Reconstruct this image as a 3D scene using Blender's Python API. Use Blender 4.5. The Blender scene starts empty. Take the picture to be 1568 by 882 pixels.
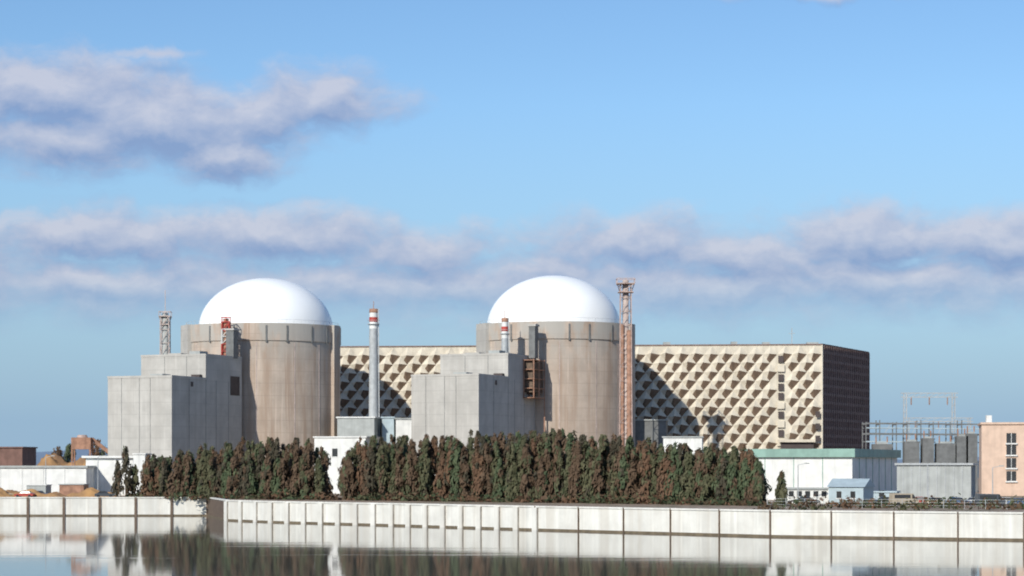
import bpy, math, random
import numpy as np
from mathutils import Vector, Matrix
random.seed(7); rng=np.random.default_rng(7)
S=bpy.context.scene
F=3430.0; EYE=10.4; HZ=715.0
def bx(b,d): return (b-784.0)*d/F          # survey bearing -> metres east at range d
def hz(h,d): return EYE+(HZ-h)*d/F         # survey elevation -> metres above the water
GZ=3.7
# ------------------------------------------------------------------ materials
def new_mat(name):
    m=bpy.data.materials.new(name); m.use_nodes=True
    nt=m.node_tree; b=nt.nodes['Principled BSDF']; return m,nt,b
def mix(nt,fac,a,b,mode='MIX'):
    n=nt.nodes.new('ShaderNodeMix'); n.data_type='RGBA'; n.blend_type=mode
    for i,v in ((0,fac),(6,a),(7,b)):
        if hasattr(v,'links'): nt.links.new(v,n.inputs[i])
        else:
            n.inputs[i].default_value = v if i==0 else (v[0],v[1],v[2],1)
    return n.outputs[2]
def ramp(nt,src,a,b):
    n=nt.nodes.new('ShaderNodeMapRange'); n.interpolation_type='SMOOTHSTEP'
    nt.links.new(src,n.inputs[0]); n.inputs[1].default_value=a; n.inputs[2].default_value=b
    return n.outputs[0]
def noise(nt,vec,scale,detail=4,rough=.55,sc=(1,1,1)):
    mp=nt.nodes.new('ShaderNodeVectorMath'); mp.operation='MULTIPLY'
    nt.links.new(vec,mp.inputs[0]); mp.inputs[1].default_value=sc
    n=nt.nodes.new('ShaderNodeTexNoise'); n.inputs['Scale'].default_value=scale
    n.inputs['Detail'].default_value=detail; n.inputs['Roughness'].default_value=rough
    nt.links.new(mp.outputs[0],n.inputs['Vector']); return n.outputs['Fac'],n.outputs['Color']
def pos(nt): return nt.nodes.new('ShaderNodeNewGeometry').outputs['Position']
def math_n(nt,op,a,b=None):
    n=nt.nodes.new('ShaderNodeMath'); n.operation=op
    for i,v in enumerate((a,b)):
        if v is None: continue
        if hasattr(v,'links'): nt.links.new(v,n.inputs[i])
        else: n.inputs[i].default_value=v
    return n.outputs[0]
def plain(name,c,var=.25,rough=.7,scale=.6,streak=0.0,metal=0,c2=None):
    m,nt,b=new_mat(name); p=pos(nt)
    f,_=noise(nt,p,scale,5)
    f=ramp(nt,f,.3,.7)
    c2=c2 or tuple(x*(1-var) for x in c)
    col=mix(nt,f,c2,c)
    if streak>0:
        s,_=noise(nt,p,1.0,4,.6,(.9,.9,.05)); s=ramp(nt,s,.45,.7)
        s2=math_n(nt,'MULTIPLY',s,streak)
        col=mix(nt,s2,col,tuple(x*.45 for x in c))
    nt.links.new(col,b.inputs['Base Color']); b.inputs['Roughness'].default_value=rough
    b.inputs['Metallic'].default_value=metal
    return m
def concrete(name,c,stain,lift=3.0,amt=.6,top=None,line=.35):
    m,nt,b=new_mat(name); p=pos(nt)
    f,_=noise(nt,p,.22,6,.62); f=ramp(nt,f,.3,.7)
    col=mix(nt,f,tuple(x*.78 for x in c),c)
    s,_=noise(nt,p,1.0,5,.65,(.42,.42,.025)); s=ramp(nt,s,.42,.66)
    s=math_n(nt,'MULTIPLY',s,amt); col=mix(nt,s,col,stain)
    s3,_=noise(nt,p,1.0,3,.6,(1.2,1.2,.05)); s3=math_n(nt,'MULTIPLY',ramp(nt,s3,.52,.72),amt*.7)
    col=mix(nt,s3,col,tuple(min(1,x*1.25) for x in c))
    sep=nt.nodes.new('ShaderNodeSeparateXYZ'); nt.links.new(p,sep.inputs[0])
    fr=math_n(nt,'FRACT',math_n(nt,'DIVIDE',sep.outputs[2],lift))
    ln=math_n(nt,'LESS_THAN',fr,.05); ln=math_n(nt,'MULTIPLY',ln,line)
    col=mix(nt,ln,col,tuple(x*.5 for x in c))
    fl=math_n(nt,'FLOOR',math_n(nt,'DIVIDE',sep.outputs[2],lift))
    wn=nt.nodes.new('ShaderNodeTexWhiteNoise'); wn.noise_dimensions='1D'; nt.links.new(fl,wn.inputs['W'])
    col=mix(nt,math_n(nt,'MULTIPLY',wn.outputs[0],.16),col,tuple(x*.6 for x in c))
    if top:
        t=nt.nodes.new('ShaderNodeMapRange'); nt.links.new(sep.outputs[2],t.inputs[0])
        t.inputs[1].default_value=top-12; t.inputs[2].default_value=top-2
        s4,_=noise(nt,p,1.0,3,.6,(.25,.25,.12)); 
        col=mix(nt,math_n(nt,'MULTIPLY',math_n(nt,'MULTIPLY',t.outputs[0],ramp(nt,s4,.38,.55)),.85),col,(.41,.395,.355))
    nt.links.new(col,b.inputs['Base Color']); b.inputs['Roughness'].default_value=.85
    return m
M={}
M['cont']=concrete('weathered_concrete_shell',(.52,.43,.35),(.35,.25,.18),3.2,.8,48)
M['aux']=concrete('grey_concrete_panels',(.52,.50,.455),(.39,.365,.325),2.9,.45,line=.3)
M['auxd']=plain('recess_dark',(.08,.06,.055),.3)
M['dome']=plain('white_dome_paint',(.95,.96,.94),.05,.4,.15)
M['wall']=concrete('seawall_concrete',(.78,.765,.70),(.55,.50,.42),40,.5,line=0)
M['wallstain']=plain('waterline_stain',(.18,.14,.09),.4,.8,1.2)
M['joint']=plain('rusty_joint',(.17,.12,.085),.4,.8,1.2)
M['jointg']=plain('grey_joint',(.36,.32,.27),.4,.8,1.2)
M['cream']=plain('cream_precast',(.72,.65,.52),.22,.8,.35,.25)
M['brown']=plain('brown_facet_shade',(.20,.135,.09),.35,.8,.9)  # shade of the facade's lower facets, put into their colour
M['endb']=plain('dark_brown_cladding',(.21,.115,.09),.3,.8,.5,.4)
M['endl']=plain('brown_mullion',(.27,.18,.15),.3,.8,.9)
M['white']=plain('white_render',(.78,.78,.74),.14,.7,.5,.25)
M['green']=plain('green_roof_sheet',(.26,.42,.35),.25,.6,.4,.3)
M['grey']=plain('grey_sheet',(.42,.44,.42),.2,.7,.5,.3)
M['dgrey']=plain('dark_grey',(.18,.185,.18),.3,.7,.8)
M['pink']=plain('pink_brick',(.68,.50,.38),.15,.8,.6,.2)
M['blueg']=plain('blue_grey_paint',(.42,.51,.54),.15,.6,.8)
M['red']=plain('red_paint',(.50,.07,.05),.25,.6,.8)
M['rust']=plain('rust_steel',(.42,.23,.15),.4,.8,.9,.3)
M['tower']=plain('faded_primer_steel',(.54,.40,.34),.3,.8,.9,.3)
M['steel']=plain('galvanised_steel',(.45,.47,.47),.2,.5,1,.2)
M['stackp']=plain('pink_grey_stack',(.56,.46,.41),.3,.7,.8,.5)
M['roof']=plain('flat_roof_gravel',(.30,.28,.25),.25,.9,.7)
M['glass']=plain('window_glass',(.05,.05,.05),.3,.2,1)
M['tyre']=plain('tyre_rubber',(.03,.03,.03),.2,.9,1)
M['soil']=plain('ochre_earth',(.44,.25,.10),.4,.95,.25,0,c2=(.22,.13,.07))
M['trunk']=plain('bark',(.10,.065,.04),.4,.9,2)
M['hill']=plain('hazy_hill_scrub',(.20,.27,.36),.2,1,.004)  # blue of the aerial haze is mixed into the hill colour
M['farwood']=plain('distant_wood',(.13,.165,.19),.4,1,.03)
def leafmat(name,a,b):
    m,nt,bs=new_mat(name); p=pos(nt); f,_=noise(nt,p,.8,3); f=ramp(nt,f,.35,.65)
    nt.links.new(mix(nt,f,a,b),bs.inputs['Base Color']); bs.inputs['Roughness'].default_value=.9
    bs.inputs['Specular IOR Level'].default_value=.15
    return m
LE=[leafmat('foliage_russet',(.088,.058,.037),(.122,.082,.053)),
    leafmat('foliage_olive',(.066,.069,.037),(.108,.104,.058)),
    leafmat('foliage_dark',(.050,.046,.031),(.080,.068,.046)),
    leafmat('foliage_green',(.052,.072,.038),(.092,.112,.060)),
    leafmat('foliage_rust',(.12,.070,.043),(.15,.090,.055))]
m,nt,b=new_mat('dry_ground'); p=pos(nt)
f1,_=noise(nt,p,.05,6,.65); f2,_=noise(nt,p,.6,4,.6)
c=mix(nt,ramp(nt,f1,.4,.62),(.28,.20,.14),(.17,.145,.09)); c=mix(nt,ramp(nt,f2,.45,.65),c,(.38,.29,.22))
nt.links.new(c,b.inputs['Base Color']); b.inputs['Roughness'].default_value=.95; M['ground']=m
# water
m,nt,b=new_mat('calm_water'); p=pos(nt)
b.inputs['Base Color'].default_value=(.115,.115,.095,1); b.inputs['Roughness'].default_value=.045
b.inputs['IOR'].default_value=1.33
n1,_=noise(nt,p,1.0,3,.5,(.10,.30,1)); n2,_=noise(nt,p,1.0,3,.55,(.5,1.4,1))
big,_=noise(nt,p,1.0,3,.6,(.005,.06,1))
h=math_n(nt,'ADD',math_n(nt,'MULTIPLY',n1,.09),math_n(nt,'MULTIPLY',n2,.022))
h=math_n(nt,'MULTIPLY',h,math_n(nt,'ADD',math_n(nt,'MULTIPLY',ramp(nt,big,.50,.66),1.0),.10))
bp=nt.nodes.new('ShaderNodeBump'); bp.inputs['Strength'].default_value=1; bp.inputs['Distance'].default_value=.12
nt.links.new(h,bp.inputs['Height']); nt.links.new(bp.outputs[0],b.inputs['Normal']); M['water']=m
# ------------------------------------------------------------------ mesh builder
class MB:
    def __init__(s): s.v=[]; s.f=[]; s.m=[]; s.mats=[]
    def mi(s,m):
        if m not in s.mats: s.mats.append(m)
        return s.mats.index(m)
    def add(s,vs,fs,m):
        o=len(s.v); s.v+= [tuple(v) for v in vs]; k=s.mi(m)
        for f in fs: s.f.append(tuple(i+o for i in f)); s.m.append(k)
    def prism(s,pts,z0,z1,m,mt=None):
        a=sum(pts[i][0]*pts[(i+1)%len(pts)][1]-pts[(i+1)%len(pts)][0]*pts[i][1] for i in range(len(pts)))
        if a<0: pts=pts[::-1]
        n=len(pts); vs=[(x,y,z0) for x,y in pts]+[(x,y,z1) for x,y in pts]
        s.add(vs,[(i,(i+1)%n,(i+1)%n+n,i+n) for i in range(n)]+[tuple(range(n-1,-1,-1))],m)
        s.add([(x,y,z1) for x,y in pts],[tuple(range(n))],mt or m)
    def box(s,cx,cy,z0,z1,w,l,ang,m,mt=None):
        c,sn=math.cos(ang),math.sin(ang)
        pts=[(cx+c*a-sn*b_,cy+sn*a+c*b_) for a,b_ in ((-w/2,-l/2),(w/2,-l/2),(w/2,l/2),(-w/2,l/2))]
        s.prism(pts,z0,z1,m,mt)
    def cyl(s,cx,cy,r0,r1,z0,z1,m,n=24,cap=True):
        vs=[(cx+r*math.cos(2*math.pi*i/n),cy+r*math.sin(2*math.pi*i/n),z) for r,z in ((r0,z0),(r1,z1)) for i in range(n)]
        fs=[(i,(i+1)%n,(i+1)%n+n,i+n) for i in range(n)]
        if cap: fs.append(tuple(range(n,2*n)))
        s.add(vs,fs,m)
    def beam(s,p,q,t,m):
        p=Vector(p);q=Vector(q);d=(q-p).normalized()
        u=d.cross(Vector((0,0,1)));
        if u.length<.01: u=Vector((1,0,0))
        u.normalize(); w=d.cross(u)
        vs=[e+u*a*t/2+w*b_*t/2 for e in (p,q) for a,b_ in ((-1,-1),(1,-1),(1,1),(-1,1))]
        s.add(vs,[(0,1,2,3),(7,6,5,4),(0,4,5,1),(1,5,6,2),(2,6,7,3),(3,7,4,0)],m)
    def build(s,name,parent=None,smooth=False):
        me=bpy.data.meshes.new(name); me.from_pydata(s.v,[],s.f)
        for m in s.mats: me.materials.append(m)
        me.polygons.foreach_set('material_index',s.m)
        if smooth: me.polygons.foreach_set('use_smooth',[True]*len(s.f))
        me.update(); o=bpy.data.objects.new(name,me); S.collection.objects.link(o)
        if parent:
            o.parent=parent; o.matrix_parent_inverse=Matrix.Translation(parent.location).inverted()
        return o
def empty(name,x,y,z=GZ):
    o=bpy.data.objects.new(name,None); o.location=(x,y,z); S.collection.objects.link(o); return o
A=math.radians(22); sd=Vector((math.sin(A),math.cos(A))); rt=Vector((math.cos(A),-math.sin(A)))
# ------------------------------------------------------------------ seawall, ground, water
wl=[(-1500,476),(bx(318,476),476)]
wr=[(bx(347,435),435),(bx(415,420),420),(bx(600,396),396),(bx(820,368),368),(bx(1180,333),333),(bx(1568,316),316),(160,296),(1500,200)]
line=wl+wr
g=MB(); pts=[(x,y+.5) for x,y in line]
g.add([(x,y,GZ) for x,y in pts+[(9000,200),(9000,14000),(-9000,14000),(-9000,476)]],[tuple(range(len(pts)+4))],M['ground'])
g.build('ground')
w=MB(); w.add([(-9000,-3000,0),(9000,-3000,0),(9000,520,0),(-9000,520,0)],[(0,1,2,3)],M['water']); w.build('water')
sw=empty('sea_wall',0,400,0); a=MB(); cp=MB(); jn=MB(); st=MB()
for i in range(len(line)-1):
    p=Vector(line[i]); q=Vector(line[i+1]); d=(q-p).normalized(); n=Vector((d.y,-d.x))
    if n.y>0 and abs(d.x)>.2: n=-n
    back=-n
    corner = i==1
    mt=M['wall'] if not corner else M['joint']
    a.prism([tuple(p),tuple(q),tuple(q+back*.7),tuple(p+back*.7)],-2,3.75,mt)
    cp.prism([tuple(p+n*.14),tuple(q+n*.14),tuple(q+back*.8),tuple(p+back*.8)],3.753,4.02,M['wall'])
    st.prism([tuple(p+n*.03),tuple(q+n*.03),tuple(q),tuple(p)],-.5,.30,M['wallstain'])
    if corner: continue
    L=(q-p).length
    sp=7.6 if i==0 else (4.6 if q.x<12 else 9.3)
    k=int(L/sp); sp2=L/max(k,1)
    ang=math.atan2(d.y,d.x)
    for j in range(k+1):
        c=q-d*sp2*j if i==0 else p+d*sp2*j
        if abs(c.x)>260: continue
        c=c+n*.09
        if i==0: jn.box(c.x,c.y,-1,3.95,.55,.3,ang,M['joint'])
        elif sp==4.6:
            a.box(c.x,c.y,-1,3.74,1.1,.5,ang,M['wall']); e=c+d*.62; jn.box(e.x,e.y,-1,3.7,.12,.2,ang,M['jointg'])
        else: jn.box(c.x,c.y,-1,3.98,.2,.26,ang,M['joint'])
a.build('wall_panels',sw); cp.build('coping',sw); jn.build('joints',sw); st.build('waterline',sw)
# ------------------------------------------------------------------ reactor units
def containment(cx,cy,dx,zr,ztop):
    e=empty('reactor_containment_building',cx,cy); b=MB(); R=20.7; n=128
    rings=[(R,GZ),(R,zr-4.6),(R+.28,zr-4.5),(R+.28,zr),(R-.5,zr+.02),(R-.5,zr-.7),(16,zr-.6)]
    vs=[(cx+r*math.cos(2*math.pi*i/n),cy+r*math.sin(2*math.pi*i/n),z) for r,z in rings for i in range(n)]
    fs=[(k*n+i,k*n+(i+1)%n,(k+1)*n+(i+1)%n,(k+1)*n+i) for k in range(len(rings)-1) for i in range(n)]
    b.add(vs,fs,M['cont']); b.build('cylinder_wall',e)
    t=MB()
    for dg,wd in ((72,4.2),(-66,6.5),(190,4.5)):
        al=math.radians(dg); t.box(cx+math.sin(al)*(R+.1),cy-math.cos(al)*(R+.1),GZ,zr+.15,wd,1.6,al,M['aux' if dg<0 else 'cont'])
    t.build('buttresses',e)
    s_=MB()
    for dg in (-34,-14,9,24,44,60):
        al=math.radians(dg); s_.box(cx+math.sin(al)*(R+.25),cy-math.cos(al)*(R+.25),zr-4.9,zr-.6,.42,.4,al,M['dgrey'])
    for dg in (-50,-22,2,30,52):
        al=math.radians(dg); s_.box(cx+math.sin(al)*(R+.0),cy-math.cos(al)*(R+.0),GZ,zr-5,.22,.12,al,M['stackp'])
    s_.build('tendon_recesses',e)
    d=MB(); n=96; K=20; a_=17.9; h=ztop-zr+.6; vs=[];fs=[]
    for k in range(K):
        ph=math.pi/2*k/K
        for i in range(n): vs.append((cx+dx+a_*math.cos(ph)*math.cos(2*math.pi*i/n),cy+a_*math.cos(ph)*math.sin(2*math.pi*i/n),zr-.6+h*math.sin(ph)))
    vs.append((cx+dx,cy,zr-.6+h))
    for k in range(K-1):
        for i in range(n): fs.append((k*n+i,k*n+(i+1)%n,(k+1)*n+(i+1)%n,(k+1)*n+i))
    for i in range(n): fs.append(((K-1)*n+i,(K-1)*n+(i+1)%n,K*n))
    d.add(vs,fs,M['dome']); d.build('dome',e,True)
    r=MB(); r.cyl(cx+dx,cy,18.2,18.1,zr-.65,zr+.1,M['white'],96); r.build('dome_ring',e)
    l=MB()
    for i in range(60):
        al=2*math.pi*i/60; l.beam((cx+20.3*math.cos(al),cy+20.3*math.sin(al),zr),(cx+20.3*math.cos(al),cy+20.3*math.sin(al),zr+1.0),.05,M['steel'])
        a2=2*math.pi*(i+1)/60; l.beam((cx+20.3*math.cos(al),cy+20.3*math.sin(al),zr+1.0),(cx+20.3*math.cos(a2),cy+20.3*math.sin(a2),zr+1.0),.05,M['steel'])
    l.build('rim_railing',e)
    return e
containment(bx(402,600),600,.9,47.7,60.9); containment(bx(850,600),600,-.4,48.1,61.6)
def aux(cx,cy,L,Ls,W,zA,zB,unit):
    c=Vector((cx,cy)); e=empty('auxiliary_building',cx,cy); b=MB(); an=-A
    def P(u,v): q=c+sd*v-rt*u; return (q.x,q.y)
    b.prism([P(0,0),P(W,0),P(W,Ls),P(0,Ls)],GZ,zA,M['aux'],M['roof'])
    b.prism([P(0,Ls+.003),P(W+.6,Ls+.003),P(W+.6,L),P(0,L)],GZ,zB,M['aux'],M['roof'])
    b.build('walls',e)
    t=MB()
    def bar(u0,v0,u1,v1,z0,z1,m):
        t.prism([P(u0,v0),P(u1,v0),P(u1,v1),P(u0,v1)],z0,z1,m)
    for (v0,v1,z,WW) in ((0,Ls,zA,W),(Ls,L,zB,W+.6)):
        bar(-.08,v0-.08,WW+.08,v0+.3,z+.003,z+.55,M['aux']); bar(-.08,v0+.31,.3,v1-.01,z+.003,z+.55,M['aux']); bar(WW-.3,v0+.31,WW+.08,v1-.01,z+.003,z+.55,M['aux'])
    t.build('parapets',e); t=MB()
    for u in (W*.33,W*.5,W*.78): bar(u,-.03,u+.12,.0,GZ,zA,M['dgrey'])
    for v in (Ls*.5,Ls,L*.62,L*.8): bar(-.03,v,.0,v+.14,GZ,zA,M['dgrey'])
    for u in (W*.3,W*.65): bar(u,Ls-.03,u+.12,Ls,zA+.6,zB,M['dgrey'])
    t.build('panel_joints',e); t=MB()
    bar(-.06,L-6,.0,L-1.2,zB-9.5,zB-4.6,M['auxd'])
    bar(-.10,L-6.3,-.06,L-.9,zB-4.6,zB-4.2,M['aux'])
    bar(-.05,Ls*.55,0,Ls*.55+1.2,zA-1.9,zA-.7,M['auxd']); 
    bar(W*.40,Ls-1.4,W*.40+1.9,Ls-.05,zA+.01,zA+1.1,M['auxd'])
    bar(1.0,Ls-1.4,3.4,Ls-.05,zA+.01,zA+1.3,M['auxd'])
    bar(-.05,3,0,4.4,GZ+6,GZ+8,M['auxd']); bar(-.05,8,0,9.4,GZ+6,GZ+8,M['auxd'])
    bar(W*.7,-.05,W*.7+1.2,0,GZ+5,GZ+7.5,M['auxd'])
    t.build('openings',e); t=MB()
    bar(4,Ls+4,7,Ls+8,zB+.01,zB+1.5,M['grey']); bar(10,Ls+5,14,Ls+9,zB+.01,zB+1.1,M['aux']); bar(5,4,8.5,8,zA+.01,zA+1.1,M['grey'])
    t.build('roof_plant',e)
    return P
P1=aux(bx(263,545),545,35,16.5,18.1,32.2,38.2,1)
P2=aux(bx(733,545),545,37.5,19,18.0,32.6,38.5,2)
e=empty('steel_stair_tower',*P2(-2,33)); t=MB()
for z in np.arange(28,38,2.4):
    q=P2(-1.5,33); t.box(q[0],q[1],z,z+.2,3,8,-A,M['rust'])
for u in (-.2,-2.9):
    for v in (29.2,33,36.8):
        q=P2(u,v); t.beam((q[0],q[1],GZ if u<-1 and v>35 else 28),(q[0],q[1],38),.3,M['rust'])
q=P2(-1.2,33.5); t.box(q[0],q[1],29.5,37.4,2.2,7.0,-A,M['joint'])
t.build('frame',e)
def lattice(name,x,y,z0,z1,wb,wt,m,m2,core,step=3.2,plat=2.6,mast=0,bands=False,t=.26,corem=None,low=None):
    e=empty(name,x,y,z0); b=MB(); H=z1-z0; k=max(2,int(H/step))
    def c(i,j):
        f=j/k; w_=(wb*(1-f)+wt*f)/2; s_=[(-1,-1),(1,-1),(1,1),(-1,1)][i%4]; return (x+s_[0]*w_,y+s_[1]*w_,z0+H*f)
    for j in range(k):
        mm=(m if (j//2)%2==0 else m2) if bands else m
        for i in range(4):
            b.beam(c(i,j),c(i,j+1),t,mm); b.beam(c(i,j+1),c(i+1,j+1),t*.6,mm)
            b.beam(c(i,j),c(i+1,j+1),t*.5,mm)
    b.build('lattice_frame',e)
    if core>0:
        b=MB(); b.cyl(x,y,core,core,z0,z1+.8,corem or m2,16); 
        if low:
            b.cyl(x-.95,y-1.0,.5,.5,z0,low,M['rust'],12); b.cyl(x+.85,y-1.1,.62,.62,z0,low-1.5,M['rust'],12)
        b.build('flue',e,True)
    if plat:
        b=MB(); b.box(x,y,z1-.2,z1,plat*2,plat*2,0,m)
        b.box(x,y,z1-2.4,z1-2.2,plat*1.7,plat*1.7,0,m)
        for sx,sy in ((-1,-1),(1,-1),(1,1),(-1,1),(0,-1),(0,1)):
            b.beam((x+sx*plat,y+sy*plat,z1),(x+sx*plat,y+sy*plat,z1+1.2),.14,m)
        for a0,a1 in (((-1,-1),(1,-1)),((1,-1),(1,1)),((1,1),(-1,1)),((-1,1),(-1,-1))):
            b.beam((x+a0[0]*plat,y+a0[1]*plat,z1+1.15),(x+a1[0]*plat,y+a1[1]*plat,z1+1.15),.16,m)
            b.beam((x+a0[0]*plat*.6,y+a0[1]*plat*.6,z1-2.4),(x+a1[0]*plat,y+a1[1]*plat,z1-.1),.16,m)
        b.build('platform',e)
    if mast:
        b=MB(); b.beam((x,y,z1),(x,y,z1+mast),.16,m); b.build('mast',e)
    return e
lattice('stack_tower',bx(958,579),579,GZ,hz(434,579),3.3,2.7,M['tower'],M['stackp'],.8,3.4,2.3,0,corem=M['stackp'],t=.22,low=hz(497,579))
lattice('stack_tower',bx(253,606),606,GZ,hz(484,606),2.7,2.3,M['stackp'],M['stackp'],.85,3.4,1.5,7,corem=M['grey'],t=.22)
q=P1(3.6,32); lattice('vent_tower',q[0]+.6,q[1],38.2,hz(492,574),2.0,1.8,M['red'],M['white'],.7,1.6,1.1,0,True,.3,M['rust'])
q=P1(.9,31.5); e=empty('ventilation_shaft',q[0],q[1],38.2); b=MB(); b.box(q[0],q[1],38.2,hz(506,574),2.2,2.4,-A,M['dgrey']); b.box(q[0],q[1],hz(506,574)+.003,hz(503,574),2.7,2.9,-A,M['aux']); b.build('shaft',e)
q=P2(.2,32.6); e=empty('ventilation_shaft',q[0],q[1],38.5); b=MB(); b.box(q[0]+1.6,q[1],38.3,hz(501,578),1.7,2.4,-A,M['dgrey']); b.box(q[0]+1.6,q[1],hz(501,578)+.003,hz(498,578),2.2,2.8,-A,M['aux']); b.build('shaft',e)
def stack(x,y,z0,z1,r0,r1):
    e=empty('ventilation_stack',x,y,z0); b=MB()
    b.cyl(x,y,r0,r1,z0,z1-5.2,M['steel'],32,False); b.cyl(x,y,r1*1.02,r1*1.0,z1-5.2,z1-3.4,M['white'],32,False)
    b.build('shaft',e,True); b=MB()
    b.cyl(x,y,r1*1.04,r1*1.04,z1-3.4,z1-2.2,M['red'],32,False)
    b.cyl(x,y,r1*.98,r1*.98,z1-2.2,z1-1.0,M['white'],32,False)
    b.cyl(x,y,r1*1.04,r1*1.0,z1-1.0,z1,M['rust'],32); b.build('warning_bands',e,True)
    b=MB()
    b.cyl(x,y,r1*1.45,r1*1.45,z1-4.1,z1-3.95,M['steel'],24); b.cyl(x,y,r1*1.45,r1*1.45,z1-3.1,z1-3.0,M['steel'],24,False)
    b.beam((x,y,z1),(x,y,z1+2),.16,M['rust']); b.beam((x+r0*1.15,y-.3,z0),(x+r1*1.15,y-.3,z1),.25,M['steel']); b.build('gallery_and_ladder',e)
stack(bx(572,588),588,GZ,hz(473,588),1.4,1.1)
stack(bx(773,576),574,38.5,hz(487,574),1.0,.85)
# ------------------------------------------------------------------ turbine hall
DH=627
C=Vector((bx(1258,DH),DH)); B5=math.radians(5); fl=Vector((-math.cos(B5),math.sin(B5))); nn=Vector((-math.sin(B5),-math.cos(B5)))
A2=math.radians(24); bk=Vector((math.sin(A2),math.cos(A2))); er=Vector((math.cos(A2),-math.sin(A2)))
LT=174.; DE=50.; ZT=hz(526.5,DH)-.3; e=empty('turbine_hall',C.x,C.y); b=MB()
c0=C; c1=C+fl*LT; c2=c1+bk*DE; c3=C+bk*DE
b.prism([tuple(c0),tuple(c1),tuple(c2),tuple(c3)],GZ,ZT,M['cream'],M['roof']); b.build('core_walls',e)
# folded precast sun-breakers: faceted diamonds, the lower facets coloured brown to stand for shade
f=MB(); rh=2.5; hw=2.05; row=0; z=ZT-.1-rh
def fp(u,z_,o): v=C+fl*u+nn*o; return (v.x,v.y,z_)
while z-rh>GZ:
    u=hw+(row%2)*hw
    while u+hw<LT:
        if not (10.0<u<12.8 and 0<row<12):
            jt=random.uniform(-.2,.2); sk=.5
            Lp=fp(u+hw,z,.004); Rp=fp(u-hw,z,.004); Tp=fp(u-sk*.3,z+rh-.01,.004); Bp=fp(u+sk*.3,z-rh+.01,.004)
            cu=u+.35+jt; Cp=fp(cu,z+.35+jt,1.05+jt)
            f.add([Lp,Tp,Cp],[(0,1,2)],M['cream']); f.add([Tp,Rp,Cp],[(0,1,2)],M['cream'])
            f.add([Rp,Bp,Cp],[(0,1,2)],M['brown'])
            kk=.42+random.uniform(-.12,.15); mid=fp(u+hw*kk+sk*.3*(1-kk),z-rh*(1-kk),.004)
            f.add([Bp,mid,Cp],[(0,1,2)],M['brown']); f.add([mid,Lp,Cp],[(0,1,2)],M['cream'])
        u+=2*hw
    z-=rh; row+=1
f.build('precast_facade',e)
k=MB()
for i in range(13):
    zz=ZT-3-i*2.6
    if i%2==0 or i in(3,): 
        p0=C+fl*11.3+nn*.3; k.box(p0.x,p0.y,zz-1.9,zz,1.5,.6,math.pi-B5,M['auxd'])
    else:
        p0=C+fl*11.3+nn*.3; k.box(p0.x,p0.y,zz-1.9,zz,2.0,.7,math.pi-B5,M['cream'])
p0=C+fl*6.8+nn*1.3; k.box(p0.x,p0.y,12.5,17.3,9.2,.3,math.pi-B5,M['auxd']); k.box(p0.x+nn.x*.4,p0.y+nn.y*.4,17.32,18.1,10,1.4,math.pi-B5,M['cream']); k.box(p0.x+1,p0.y-.4,13.2,14.6,7,.5,math.pi-B5,M['cream'])
for i in range(8):
    zz=ZT-5-i*3.4
    if random.random()<.5:
        p0=C+fl*1.1+nn*1.05; k.box(p0.x,p0.y,zz-1.6,zz,1.3,.2,math.pi-B5,M['auxd'])
k.build('windows_and_door',e)
k=MB()
q0=C+nn*.25; q1=c1+nn*.25
k.prism([tuple(q0),tuple(q1),tuple(c1-nn*.5),tuple(C-nn*.5)],ZT+.003,ZT+.3,M['endl'])
k.prism([tuple(C+er*.3-nn*.51),tuple(C-er*.5-nn*.51),tuple(c3-er*.5),tuple(c3+er*.3)],ZT+.004,ZT+.4,M['endb']); k.build('parapet',e)
k=MB()
for i in range(1,18):
    zz=ZT-i*2.35
    if zz>GZ: k.prism([tuple(C+er*.06),tuple(C+er*.22),tuple(c3+er*.22),tuple(c3+er*.06)],zz,zz+.8,M['endl'])
for i in range(0,23):
    p0=C+bk*(DE*i/22)
    k.box(p0.x+er.x*.2,p0.y+er.y*.2,GZ,ZT,.4,.5,-A2,M['endl'] if i else M['cream'])
k.prism([tuple(C+er*.002),tuple(C+er*.058),tuple(c3+er*.058),tuple(c3+er*.002)],GZ,ZT-.02,M['endb'])
k.build('end_cladding',e)
k=MB(); p0=C+fl*10+bk*6; k.beam((p0.x,p0.y,ZT),(p0.x,p0.y,ZT+5.2),.22,M['steel']); k.beam((p0.x-.9,p0.y,ZT+3.6),(p0.x+.9,p0.y,ZT+3.6),.12,M['steel'])
for u in (4,17,26,45,62,66,90):
    p0=C+fl*u+bk*5; k.box(p0.x,p0.y,ZT,ZT+random.uniform(.8,1.3),random.uniform(1.5,4),2,0,M['grey'])
k.build('roof_antenna_and_plant',e)
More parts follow.
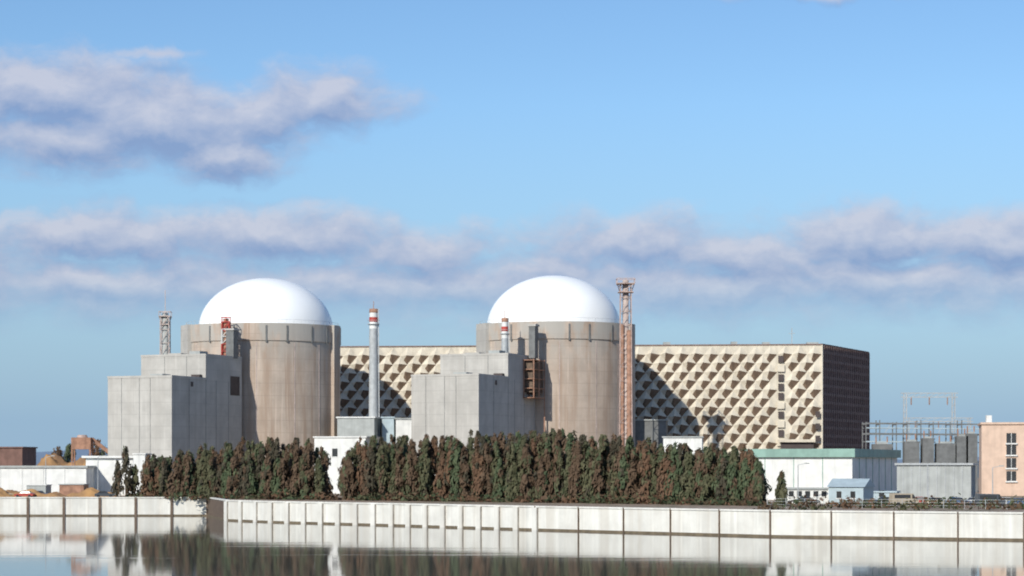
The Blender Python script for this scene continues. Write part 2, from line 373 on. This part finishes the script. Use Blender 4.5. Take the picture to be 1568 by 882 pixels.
# ------------------------------------------------------------------ generic small buildings
def block(name,pl,pr,h,d,depth,mw,mr=None,ang=A,ov=.3,fascia=.35,wins=None,mf=None,base=GZ,rib=0,gable=0):
    c=Vector((bx(pr,d),d)); W=abs(bx(pl,d)-bx(pr,d))/max(.6,math.cos(ang)); z1=hz(h,d)
    s_=Vector((math.sin(ang),math.cos(ang))); r_=Vector((math.cos(ang),-math.sin(ang)))
    def P(u,v): q=c+s_*v-r_*u; return (q.x,q.y)
    e=empty(name,c.x,c.y,base); b=MB(); b.prism([P(0,0),P(W,0),P(W,depth),P(0,depth)],base,z1-fascia,mw,M['roof']); b.build('walls',e)
    b=MB()
    if gable:
        p=[P(-ov,-ov),P(W+ov,-ov),P(W+ov,depth+ov),P(-ov,depth+ov)]; r0=P(-ov,depth/2); r1=P(W+ov,depth/2); z0=z1-fascia+.003
        vs=[(x,y,z0) for x,y in p]+[(r0[0],r0[1],z0+gable),(r1[0],r1[1],z0+gable)]
        b.add(vs,[(0,4,5,1),(2,5,4,3),(0,3,4),(1,5,2),(0,1,2,3)],mr or mw)
    else: b.prism([P(-ov,-ov),P(W+ov,-ov),P(W+ov,depth+ov),P(-ov,depth+ov)],z1-fascia+.003,z1,mf or mr or mw,mr or mw)
    b.build('roof',e)
    if wins or rib:
        b=MB()
        for (u,wd,za,zb) in (wins or []):
            b.prism([P(u*W-wd/2,-.04),P(u*W+wd/2,-.04),P(u*W+wd/2,-.001),P(u*W-wd/2,-.001)],za,zb,M['glass'])
            b.prism([P(u*W-wd/2-.12,-.12),P(u*W+wd/2+.12,-.12),P(u*W+wd/2+.12,-.001),P(u*W-wd/2-.12,-.001)],za-.15,za-.003,M['white'])
        if rib:
            u=rib
            while u<W: b.prism([P(u,-.10),P(u+.14,-.10),P(u+.14,-.001),P(u,-.001)],base,z1-fascia-.05,mf or mw); u+=rib
            v=rib
            while v<depth: b.prism([P(-.10,v),P(-.001,v),P(-.001,v+.14),P(-.10,v+.14)],base,z1-fascia-.05,mf or mw); v+=rib
        b.build('windows' if wins else 'wall_ribs',e)
    return P,W,z1
block('service_building',516,573,638,580,14,M['grey'],M['white'],.1,wins=[(.3,1,14,15.5),(.7,1,14,15.5)])
block('service_building',585,603,638,585,10,M['blueg'],M['blueg'],.1)
block('switchgear_building',606,632,640,583,12,M['white'],M['grey'],.05)
block('workshop_building',480,560,668,560,14,M['white'],M['white'],.2,wins=[(.2,1.4,13,15),(.6,1.4,13,15)])
block('service_building',973,1020,642,598,14,M['dgrey'],M['grey'],.1)
block('workshop_building',1016,1075,668,560,14,M['white'],M['grey'],.1,rib=3)
block('warehouse',1150,1305,687,450,42,M['white'],M['green'],A,.7,1.7,mf=M['green'],rib=6)
block('sheet_metal_shed',1378,1487,709,430,18,M['grey'],M['white'],math.radians(14),.4,.4,rib=1.6,mf=M['steel'])
block('site_hut',1206,1268,747,408,6,M['white'],M['grey'],.08,.25,.3,wins=[(.1,.9,5,6),(.3,.9,5,6),(.5,.9,5,6),(.7,.9,5,6),(.9,.9,5,6)])
block('gabled_shed',1272,1322,745,402,7,M['blueg'],M['blueg'],math.radians(24),.3,.1,wins=[(.3,.9,4.8,6),(.7,.9,4.8,6)],gable=1.5)
block('site_hut',1330,1372,752,420,5,M['blueg'],M['blueg'],.3,.2,.3,wins=[(.5,1,4.8,6)])
PWc=Vector((bx(1503,520),520))
e=empty('brick_office_building',PWc.x,PWc.y); b=MB(); Wd=30; ZP=hz(650,520)
b.prism([(PWc.x,520),(PWc.x+Wd,514),(PWc.x+Wd+4,536),(PWc.x+4,542)],GZ,ZP,M['pink'],M['roof']); b.build('walls',e)
b=MB(); b.prism([(PWc.x-.3,519.7),(PWc.x+Wd+.3,513.6),(PWc.x+Wd+4.3,536.3),(PWc.x+3.7,542.3)],ZP+.003,ZP+.5,M['pink']); b.box(PWc.x+2.5,524,ZP+.5,ZP+2.2,1.2,1.2,0,M['white']); b.build('roof_parapet',e)
b=MB()
for hh in (664,682,702,722):
    z=hz(hh,520)
    for u in (6.6,12.5,18.5,24.5):
        yy=520-u*.2
        b.box(PWc.x+u,yy-.02,z-2.2,z+.1,2.2,.16,-.197,M['glass']); b.box(PWc.x+u,yy-.2,z-2.5,z-2.2,2.7,.5,-.197,M['white']); b.box(PWc.x+u,yy-.12,z-2.19,z+.09,.12,.12,-.197,M['white'])
b.build('windows',e)
def gantry(x0,x1,y,zt,name='switchyard_gantry'):
    e=empty(name,x0,y); b=MB()
    for x in (x0,x1):
        for s_ in (-.5,.5):
            b.beam((x+s_,y,GZ),(x+s_*.7,y,zt),.28,M['steel'])
        for z in np.arange(GZ+1,zt-1,1.8): b.beam((x-.5,y,z),(x+.5,y,z+1.8),.14,M['steel'])
    b.build('columns',e); b=MB()
    for z in (zt,zt-1.1): b.beam((x0-1.2,y,z),(x1+1.2,y,z),.25,M['steel'])
    n=8
    for i in range(n):
        a_=x0+(x1-x0)*i/n; c_=x0+(x1-x0)*(i+1)/n; b.beam((a_,y,zt-1.1),(c_,y,zt),.13,M['steel'])
    for i in (1,4,7):
        a_=x0+(x1-x0)*i/8; b.cyl(a_,y,.16,.16,zt-3.2,zt-1.1,M['rust'],8)
    b.build('crossbeam',e)
gantry(bx(1386,610),bx(1460,610),610,hz(602,610))
gantry(bx(1390,690),bx(1484,690),690,hz(640,690))
e=empty('pipe_rack',bx(1420,600),600); b=MB(); x0,x1=bx(1326,600),bx(1500,600)
for z,t_ in ((hz(648,600),.35),(hz(655,600),.25),(hz(664,600),.45),(hz(676,600),.3)):
    b.beam((x0,600,z),(x1,600,z-.3),t_,M['dgrey'] if t_>.3 else M['blueg']); b.beam((x0,606,z),(x1,606,z-.2),t_,M['dgrey'])
x=x0; i=0
while x<x1:
    for y in (600,606): b.beam((x,y,GZ),(x,y,hz(646-(i%3==1)*3,600)),.26,M['dgrey'])
    b.beam((x,600,hz(650,600)),(x,606,hz(650,600)),.3,M['dgrey'])
    if i%2: b.beam((x,600,hz(676,600)),(x+2.8,600,hz(650,600)),.14,M['steel'])
    x+=random.uniform(2.4,5); i+=1
b.build('frame',e)
b=MB()
for x,w_,h_ in ((bx(1395,597),4,676),(bx(1420,597),3,671),(bx(1447,597),5,679),(bx(1472,597),3,668),(bx(1350,597),5,680),(bx(1490,594),3,664)):
    b.box(x,597,GZ,hz(h_,597),w_,3,0,M['dgrey']); b.box(x,597,hz(h_,597)+.003,hz(h_,597)+.5,w_*.6,2,0,M['grey'])
    b.cyl(x-w_*.3,597,.18,.18,hz(h_,597)+.003,hz(h_,597)+2,M['rust'],8); b.cyl(x+w_*.3,597,.18,.18,hz(h_,597)+.003,hz(h_,597)+2,M['rust'],8)
b.build('transformers',e)
block('long_warehouse',-60,132,713,520,16,M['white'],M['grey'],.03,.4,.5,rib=5)
block('site_hut',130,204,698,528,8,M['white'],M['white'],.1,.8,.5)
block('brown_shed',-30,34,684,700,14,M['endb'],M['endb'],.1,.4,.4)
block('white_pumphouse',204,222,694,512,5,M['white'],M['white'],.1,.2,.3)
block('site_hut',40,70,742,500,4,M['grey'],M['white'],.1,.2,.2)
block('site_hut',90,128,741,505,4,M['rust'],M['grey'],.1,.2,.2)
e=empty('rusty_hopper',bx(124,600),600); b=MB(); hx=bx(126,600)
b.prism([(hx-2.6,598),(hx+2.6,598),(hx+2.6,602),(hx-2.6,602)],hz(688,600),hz(670,600),M['rust'])
for sx in (-2.4,2.4):
    for y in (598.3,601.7): b.beam((hx+sx,y,GZ),(hx+sx,y,hz(688,600)),.4,M['rust'])
b.beam((hx+2.6,600,hz(672,600)),(hx+7.5,600,hz(694,600)),.9,M['rust']); b.cyl(hx,600,1.5,1.2,hz(670,600)+.003,hz(666,600),M['tower'],16); b.build('frame',e)
# ------------------------------------------------------------------ mounds, hills
def mound(name,cx,cy,rx,ry,h,m,z0=GZ,n=40):
    b=MB(); vs=[];fs=[]
    for j in range(n+1):
        for i in range(n+1):
            u=(i/n*2-1);v=(j/n*2-1); r=math.hypot(u,v); hh=max(0,1-r*r)**.8*(1+.25*math.sin(u*7+cx)+.18*math.sin(v*9+u*4))
            vs.append((cx+u*rx,cy+v*ry,z0-.05+h*hh*random.uniform(.93,1.07)))
    for j in range(n):
        for i in range(n): a_=j*(n+1)+i; fs.append((a_,a_+1,a_+n+2,a_+n+1))
    b.add(vs,fs,m); return b.build(name,None,True)
mound('earth_mound',bx(98,640),640,13,9,8.6,M['soil']); mound('earth_mound',bx(146,625),625,8,7,7,M['soil'])
mound('spoil_heap',bx(30,493),493,7,2.5,1.5,M['soil']); mound('spoil_heap',bx(75,490),490,5,2.2,1.0,M['soil'])
mound('spoil_heap',bx(140,492),492,6,2.5,1.6,M['soil']); mound('spoil_heap',bx(-20,490),490,6,2.5,2.0,M['soil'])
def ridge(name,y,hf,m,x0=-9000,x1=9000,n=500,dep=900):
    b=MB(); vs=[];fs=[]
    for i in range(n+1):
        x=x0+(x1-x0)*i/n; h=hf(x)
        vs+=[(x,y,GZ-1),(x,y+dep*.5,GZ+h),(x,y+dep,GZ-1)]
    for i in range(n): 
        a_=i*3; fs+=[(a_,a_+3,a_+4,a_+1),(a_+1,a_+4,a_+5,a_+2)]
    b.add(vs,fs,m); b.build(name,None,True)
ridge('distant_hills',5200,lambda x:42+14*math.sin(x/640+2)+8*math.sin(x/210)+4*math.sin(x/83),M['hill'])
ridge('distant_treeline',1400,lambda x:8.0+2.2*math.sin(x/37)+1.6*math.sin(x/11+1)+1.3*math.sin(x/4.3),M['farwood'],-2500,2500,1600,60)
# ------------------------------------------------------------------ trees
def tree_mesh(mb_pts,cx,cy,h,r,tone,lean=0,kind='column',nl=620):
    """leaf quads scattered in clumps through a tapering, uneven crown"""
    V=[];T=[]
    ncl=38; cl=[]
    for i in range(ncl):
        t=rng.uniform(.0,1)**.95
        if kind=='column': prof=(1-t)**.42*(.75+.25*min(1,t*5))
        else: prof=math.sin(math.pi*min(1,max(.08,t*.9+.08)))**.6
        a_=rng.uniform(0,2*math.pi); rr=r*prof*rng.uniform(.35,1.0)
        cl.append((cx+rr*math.cos(a_)+lean*t,cy+rr*math.sin(a_),GZ+.4+t*(h-.9),(.28+.5*prof)*r*.5*rng.uniform(.7,1.2),rng.random()))
    cl.append((cx+lean,cy,GZ+h-.7,.3*r*.5,.5))
    per_=nl//ncl
    for (x,y,z,cr,tn) in cl:
        k=tone if tn<.8 else int(rng.choice([0,1,2,3]))
        d=rng.normal(size=(per_,3)); d/=np.linalg.norm(d,axis=1)[:,None]
        outw=d.copy(); d*=rng.uniform(.5,1,(per_,1))*cr
        d[:,2]*=2.2
        c_=d+np.array([x,y,z]); s_=rng.uniform(.15,.30,per_)
        rad=c_-np.array([cx,cy,0]); rad[:,2]=.3; rad/=np.linalg.norm(rad,axis=1)[:,None]
        nrm=outw*.45+rad+np.array([-.25,-.5,.2])+rng.normal(size=(per_,3))*.35; nrm/=np.linalg.norm(nrm,axis=1)[:,None]
        up=np.array([0,0,1.])+rng.normal(size=(per_,3))*.4
        a2=np.cross(nrm,up); a2/=np.linalg.norm(a2,axis=1)[:,None]; a1=np.cross(nrm,a2)
        a1=a1*s_[:,None]*2.1; a2=a2*s_[:,None]*.8
        q=np.stack([c_-a1,c_+a2,c_+a1,c_-a2],1); V.append(q.reshape(-1,3)); T.append(np.full(per_,k))
    mb_pts.append((np.concatenate(V),np.concatenate(T)))
def build_foliage(name,trees,parent=None,objname='foliage'):
    V=np.concatenate([t[0] for t in trees]); T=np.concatenate([t[1] for t in trees]); n=len(T)
    me=bpy.data.meshes.new(objname); me.vertices.add(len(V)); me.vertices.foreach_set('co',V.astype(np.float32).ravel())
    me.loops.add(n*4); me.loops.foreach_set('vertex_index',np.arange(n*4,dtype=np.int32))
    me.polygons.add(n); me.polygons.foreach_set('loop_start',np.arange(0,n*4,4,dtype=np.int32))
    for m in LE: me.materials.append(m)
    me.polygons.foreach_set('material_index',T.astype(np.int32)); me.update(calc_edges=True); me.validate()
    o=bpy.data.objects.new(objname,me); S.collection.objects.link(o)
    if parent: o.parent=parent; o.matrix_parent_inverse=Matrix.Translation(parent.location).inverted()
    return o
def trunk(b,x,y,h,lean=0,r=.2):
    b.cyl(x,y,r,r*.3,GZ,GZ+h*.85,M['trunk'],7)
    for i in range(9):
        t=random.uniform(.1,.8); a_=random.uniform(0,6.28); l=random.uniform(.6,1.5)*(1-t*.6)
        b.beam((x,y,GZ+h*t),(x+l*math.cos(a_),y+l*math.sin(a_),GZ+h*t+l*.8),.07,M['trunk'])
def rowline(px):
    return 484+(px-222)/(1165-222)*(388-484)
def toph(px):
    pts=[(222,700),(260,692),(300,683),(360,677),(420,672),(480,674),(505,690),(528,690),(560,668),(640,670),(700,665),(760,664),(850,660),(930,666),(1000,672),(1060,680),(1120,680),(1150,692),(1168,715)]
    return float(np.interp(px,[p[0] for p in pts],[p[1] for p in pts]))
e=empty('tree_row',0,430); trees=[]; tb=MB()
px=226.
while px<1166:
    if 503<px<528: px=529
    for dd,dh in ((0,.93),(2.6,1.0),(5.2,1.0),(8,1.0)):
        p_=px+random.uniform(-8,8); p_=min(max(p_,226),1163)
        if 506<p_<522: continue
        d=rowline(p_)+dd+random.uniform(-1,1); top=hz(toph(p_),d)-GZ
        h=top*dh*random.uniform(.88,1.05)
        if dd==0: h*=random.uniform(.72,1)
        if random.random()<.07: h*=1.07
        rr=random.uniform(1.2,2.0)
        tone=int(rng.choice([0,0,0,1,1,1,2,2,3,3,4]))
        tree_mesh(trees,bx(p_,d),d,h,rr,tone,random.uniform(-.3,.3),'column',640)
        trunk(tb,bx(p_,d),d,h)
    px+=random.uniform(9.5,14)
build_foliage('',trees,e,'foliage'); tb.build('trunks',e)
def single(name,px,d,top,r,tone,kind='column',nl=700):
    x=bx(px,d); h=hz(top,d)-GZ; e=empty(name,x,d); t=[]; tree_mesh(t,x,d,h,r,tone,0,kind,nl); build_foliage('',t,e,'crown'); b=MB(); trunk(b,x,d,h); b.build('trunk',e)
single('cypress_tree',193,488,683,1.7,2); single('cypress_tree',1197,385,720,1.1,1); single('cypress_tree',1158,392,712,1.2,1)
single('cypress_tree',206,489,712,1.4,1); single('cypress_tree',180,492,705,1.5,2)
for px,d,top,r,tn in ((150,612,674,3.2,4),(88,650,684,2.5,0),(106,655,680,2.5,3)): single('rust_tree',px,d,top,r,tn,'round',1200)
tr=[]
for i in range(260):
    px=random.uniform(200,1568); d=rowline(min(px,1200))-random.uniform(1,5)
    if px>1165: d=random.uniform(345,400)
    h=random.uniform(.5,1.7); x=bx(px,d)
    n=30; c_=np.array([x,d,GZ+h*.4])+rng.normal(size=(n,3))*np.array([.9,.6,h*.35]); s_=.2
    a1=rng.normal(size=(n,3))*s_; a2=rng.normal(size=(n,3))*s_
    q=np.stack([c_-a1,c_+a2,c_+a1,c_-a2],1); tr.append((q.reshape(-1,3),np.full(n,int(rng.choice([0,1,3,4])))))
build_foliage('',tr,None,'shrubs')
# ------------------------------------------------------------------ vehicles
CC=[('car_paint_white',(.62,.62,.60)),('car_paint_red',(.40,.07,.05)),('car_paint_blue',(.12,.20,.34)),('car_paint_dark',(.08,.09,.10)),('car_paint_beige',(.45,.38,.28))]
CM=[plain(n,c,.08,.3,.5) for n,c in CC]
def car(px,d,ang,ci,van=False):
    x,y=bx(px,d),d; e=empty('parked_van' if van else 'parked_car',x,y); c,s_=math.cos(ang),math.sin(ang)
    if van: prof=[(-2.4,.35),(2.4,.35),(2.45,1.0),(1.9,1.2),(1.4,2.1),(-2.35,2.15),(-2.45,1.0)]
    else: prof=[(-2.1,.35),(2.1,.35),(2.15,.75),(1.1,.95),(-1.7,1.0),(-2.15,.85)]
    def T(u,v,z): return (x+c*u-s_*v,y+s_*u+c*v,GZ+z)
    b=MB()
    def ext(pr,w0,m,w1=None):
        n=len(pr); zm=min(z for _,z in pr); zM=max(z for _,z in pr); vs=[]
        for sg in (-1,1):
            for u,z in pr: ww=w0+( (w1 if w1 else w0)-w0)*(z-zm)/(zM-zm); vs.append(T(u,sg*ww,z))
        b.add(vs,[tuple(range(n)),tuple(range(2*n-1,n-1,-1))]+[(i,i+n,(i+1)%n+n,(i+1)%n) for i in range(n)],m)
    ext(prof,.85,CM[ci],.80 if van else None)
    b.build('body',e); b=MB()
    if not van:
        ext([(-1.55,.98),(.95,.95),(.35,1.40),(-1.1,1.42)],.78,M['glass'],.62); ext([(-1.08,1.423),(.33,1.403),(.28,1.46),(-1.0,1.48)],.63,CM[ci])
    else:
        ext([(1.2,1.25),(1.88,1.24),(1.46,1.95),(1.2,1.95)],.862,M['glass'],.84); ext([(-2,1.3),(.9,1.3),(.9,1.9),(-2,1.9)],.855,M['glass'],.84)
    b.build('cabin',e); b=MB()
    for u in (-1.35,1.35):
        for v in (-.82,.82):
            k=12; vs=[T(u+.33*math.cos(2*math.pi*i/k),v+o,.33+.33*math.sin(2*math.pi*i/k)) for o in (-.12,.12) for i in range(k)]
            b.add(vs,[(i,(i+1)%k,(i+1)%k+k,i+k) for i in range(k)]+[tuple(range(k)),tuple(range(2*k-1,k-1,-1))],M['tyre'])
    b.build('wheels',e)
for px,d,a_,ci,v in ((8,492,.1,4,0),(38,488,3.0,1,0),(62,494,.3,2,0),(160,487,.2,3,0),(1358,392,.4,3,0),(1384,388,.2,4,1),(1404,394,2.9,1,0),(1436,386,.1,4,0),
                    (1468,384,.2,2,0),(1496,388,.3,0,0),(1516,380,.1,3,1),(1545,384,.1,0,0),(1236,396,.1,3,0),(1562,376,.3,2,0)):
    car(px,d,a_,ci,bool(v))
def lamp(px,d,top):
    x=bx(px,d); e=empty('street_lamp',x,d); b=MB(); z=hz(top,d); b.cyl(x,d,.12,.07,GZ,z,M['steel'],8); b.beam((x,d,z),(x+1.4,d,z+.3),.09,M['steel']); b.box(x+1.6,d,z+.2,z+.4,.8,.3,0,M['grey']); b.build('pole_and_head',e)
for px,d,t in ((150,500,700),(1222,400,712),(1420,395,712),(1520,400,716),(70,505,700)): lamp(px,d,t)
fe=empty('chain_link_fence',bx(1380,370),370); b=MB()
pp=[(bx(1175,372),372),(bx(1350,362),362),(bx(1640,352),352)]
for i in range(2):
    p=Vector(pp[i]);q=Vector(pp[i+1]); n=int((q-p).length/3)
    for j in range(n): c_=p.lerp(q,j/n); b.beam((c_.x,c_.y,GZ),(c_.x,c_.y,GZ+1.5),.09,M['steel'])
    for z in (.5,1,1.45): b.beam((p.x,p.y,GZ+z),(q.x,q.y,GZ+z),.04,M['steel'])
b.build('posts_and_wires',fe)
# ------------------------------------------------------------------ sky
SUN_EL=math.radians(31); SUN_AZ=math.radians(29)
W=bpy.data.worlds.new('World'); W.name='sky'; S.world=W; W.use_nodes=True; nt=W.node_tree; nt.nodes.clear()
out=nt.nodes.new('ShaderNodeOutputWorld'); sky=nt.nodes.new('ShaderNodeTexSky'); sky.sky_type='NISHITA'; sky.sun_disc=False
sky.sun_elevation=SUN_EL; sky.sun_rotation=math.pi+SUN_AZ; sky.air_density=1.0; sky.dust_density=.3; sky.ozone_density=3.0
tc=nt.nodes.new('ShaderNodeTexCoord'); sep=nt.nodes.new('ShaderNodeSeparateXYZ'); nt.links.new(tc.outputs['Generated'],sep.inputs[0])
az=math_n(nt,'ARCTAN2',sep.outputs[0],sep.outputs[1]); el=math_n(nt,'ARCSINE',sep.outputs[2])
cmb=nt.nodes.new('ShaderNodeCombineXYZ'); nt.links.new(math_n(nt,'MULTIPLY',az,34.3),cmb.inputs[0]); nt.links.new(math_n(nt,'MULTIPLY',el,34.3),cmb.inputs[1])
grp=bpy.data.node_groups.new('cloud_density','ShaderNodeTree')
grp.interface.new_socket('Vector',in_out='INPUT',socket_type='NodeSocketVector'); grp.interface.new_socket('Density',in_out='OUTPUT',socket_type='NodeSocketFloat')
gi=grp.nodes.new('NodeGroupInput'); go=grp.nodes.new('NodeGroupOutput')
def vm(t,op,a,b):
    n=t.nodes.new('ShaderNodeVectorMath'); n.operation=op
    for i,v in enumerate((a,b)):
        if v is None: continue
        if hasattr(v,'links'): t.links.new(v,n.inputs[i])
        else: n.inputs[i].default_value=v
    return n
P0=gi.outputs[0]
_,wc=noise(grp,P0,1.3,4,.55); wv=vm(grp,'MULTIPLY',vm(grp,'SUBTRACT',wc,(.5,.5,.5)).outputs[0],(.7,.45,0)).outputs[0]
Pw=vm(grp,'ADD',P0,wv).outputs[0]
fb,_=noise(grp,Pw,1.3,8,.58,(.8,1.4,1))
ell=[(100,165,270,74,1.2),(260,200,230,78,1.3),(330,245,130,52,1.1),(400,190,130,60,1.1),(490,162,140,58,1.1),(110,225,250,58,1.0),(230,101,80,12,.6),(1245,3,150,14,.7),
     (100,480,110,12,.5),(640,437,80,18,.8),(940,412,34,26,.8),(560,440,80,14,.6),
     (150,372,260,54,1.0),(420,366,260,54,1.0),(640,388,170,50,.9),(960,372,190,56,1.0),(1330,372,200,62,1.15),(1520,384,190,62,1.1),(1120,395,220,54,.95),(180,435,280,42,.9),(820,418,260,44,.8),(1400,430,300,42,.8)]
cur=None
for (x,y,rx,ry,k) in ell:
    dv=vm(grp,'SUBTRACT',Pw,((x-784)/100,(715-y)/100,0)).outputs[0]
    ln=vm(grp,'LENGTH',vm(grp,'MULTIPLY',dv,(100/rx,100/ry,0)).outputs[0],None).outputs['Value']
    v=math_n(grp,'MULTIPLY',math_n(grp,'SUBTRACT',1.15,ln),k)
    cur=v if cur is None else math_n(grp,'MAXIMUM',cur,v)
sp=grp.nodes.new('ShaderNodeSeparateXYZ'); grp.links.new(Pw,sp.inputs[0])
band=math_n(grp,'SUBTRACT',.9,math_n(grp,'DIVIDE',math_n(grp,'ABSOLUTE',math_n(grp,'SUBTRACT',sp.outputs[1],2.75)),.95))
cur=math_n(grp,'MAXIMUM',cur,band); cur=math_n(grp,'MAXIMUM',cur,-.6)
D=math_n(grp,'ADD',math_n(grp,'MULTIPLY',cur,.85),math_n(grp,'MULTIPLY',math_n(grp,'SUBTRACT',fb,.5),1.25))
grp.links.new(D,go.inputs[0])
def dens(vec):
    n=nt.nodes.new('ShaderNodeGroup'); n.node_tree=grp; nt.links.new(vec,n.inputs[0]); return n.outputs[0]
D0=dens(cmb.outputs[0]); D1=dens(vm(nt,'ADD',cmb.outputs[0],(-.06,.22,0)).outputs[0])
alpha=math_n(nt,'MULTIPLY',ramp(nt,D0,-.08,.70),.84)
lit=nt.nodes.new('ShaderNodeMapRange'); nt.links.new(math_n(nt,'SUBTRACT',D0,D1),lit.inputs[0]); lit.inputs[1].default_value=-.36; lit.inputs[2].default_value=.46
cc=mix(nt,lit.outputs[0],(.235,.33,.56),(.60,.61,.71))
hz_=nt.nodes.new('ShaderNodeMapRange'); nt.links.new(el,hz_.inputs[0]); hz_.inputs[1].default_value=.045; hz_.inputs[2].default_value=.085
alpha=math_n(nt,'MULTIPLY',alpha,hz_.outputs[0])
hs=nt.nodes.new('ShaderNodeHueSaturation'); hs.inputs['Saturation'].default_value=1.05; nt.links.new(sky.outputs[0],hs.inputs['Color'])
SK=.12
skc=mix(nt,1.0,hs.outputs[0],(.85,.96,1.06),'MULTIPLY')
hf=nt.nodes.new('ShaderNodeMapRange'); nt.links.new(el,hf.inputs[0]); hf.inputs[1].default_value=.02; hf.inputs[2].default_value=.16; hf.inputs[3].default_value=.9; hf.inputs[4].default_value=.0
skc=mix(nt,hf.outputs[0],skc,(.27,.43,.62))
# haze colour is in the same units as the sky texture, so scale it up first
for l in list(nt.links):
    pass
skn=nt.nodes[-1]; skn.inputs[7].default_value=(.27/SK,.43/SK,.62/SK,1)
b1=nt.nodes.new('ShaderNodeBackground'); nt.links.new(skc,b1.inputs[0]); b1.inputs[1].default_value=SK
b2=nt.nodes.new('ShaderNodeBackground'); nt.links.new(cc,b2.inputs[0]); b2.inputs[1].default_value=1
mx=nt.nodes.new('ShaderNodeMixShader'); nt.links.new(alpha,mx.inputs[0]); nt.links.new(b1.outputs[0],mx.inputs[1]); nt.links.new(b2.outputs[0],mx.inputs[2]); nt.links.new(mx.outputs[0],out.inputs[0])
# ------------------------------------------------------------------ sun & camera
L=bpy.data.lights.new('sun','SUN'); L.energy=4.3; L.angle=math.radians(.5); L.color=(1,.95,.86); lo=bpy.data.objects.new('sun',L); S.collection.objects.link(lo)
sv=Vector((-math.sin(SUN_AZ)*math.cos(SUN_EL),-math.cos(SUN_AZ)*math.cos(SUN_EL),math.sin(SUN_EL))); lo.rotation_euler=sv.to_track_quat('Z','Y').to_euler(); lo.location=sv*300
cam=bpy.data.cameras.new('camera'); co=bpy.data.objects.new('camera',cam); S.collection.objects.link(co)
co.location=(0,0,EYE); co.rotation_euler=(math.pi/2,0,0); cam.sensor_width=36; cam.lens=36*F/1568; cam.shift_y=(HZ-441)/1568; cam.clip_start=1; cam.clip_end=30000
cam.dof.use_dof=True; cam.dof.focus_distance=70; cam.dof.aperture_fstop=1.6
S.camera=co
S.view_settings.view_transform='Standard'; S.view_settings.look='None'; S.view_settings.exposure=0
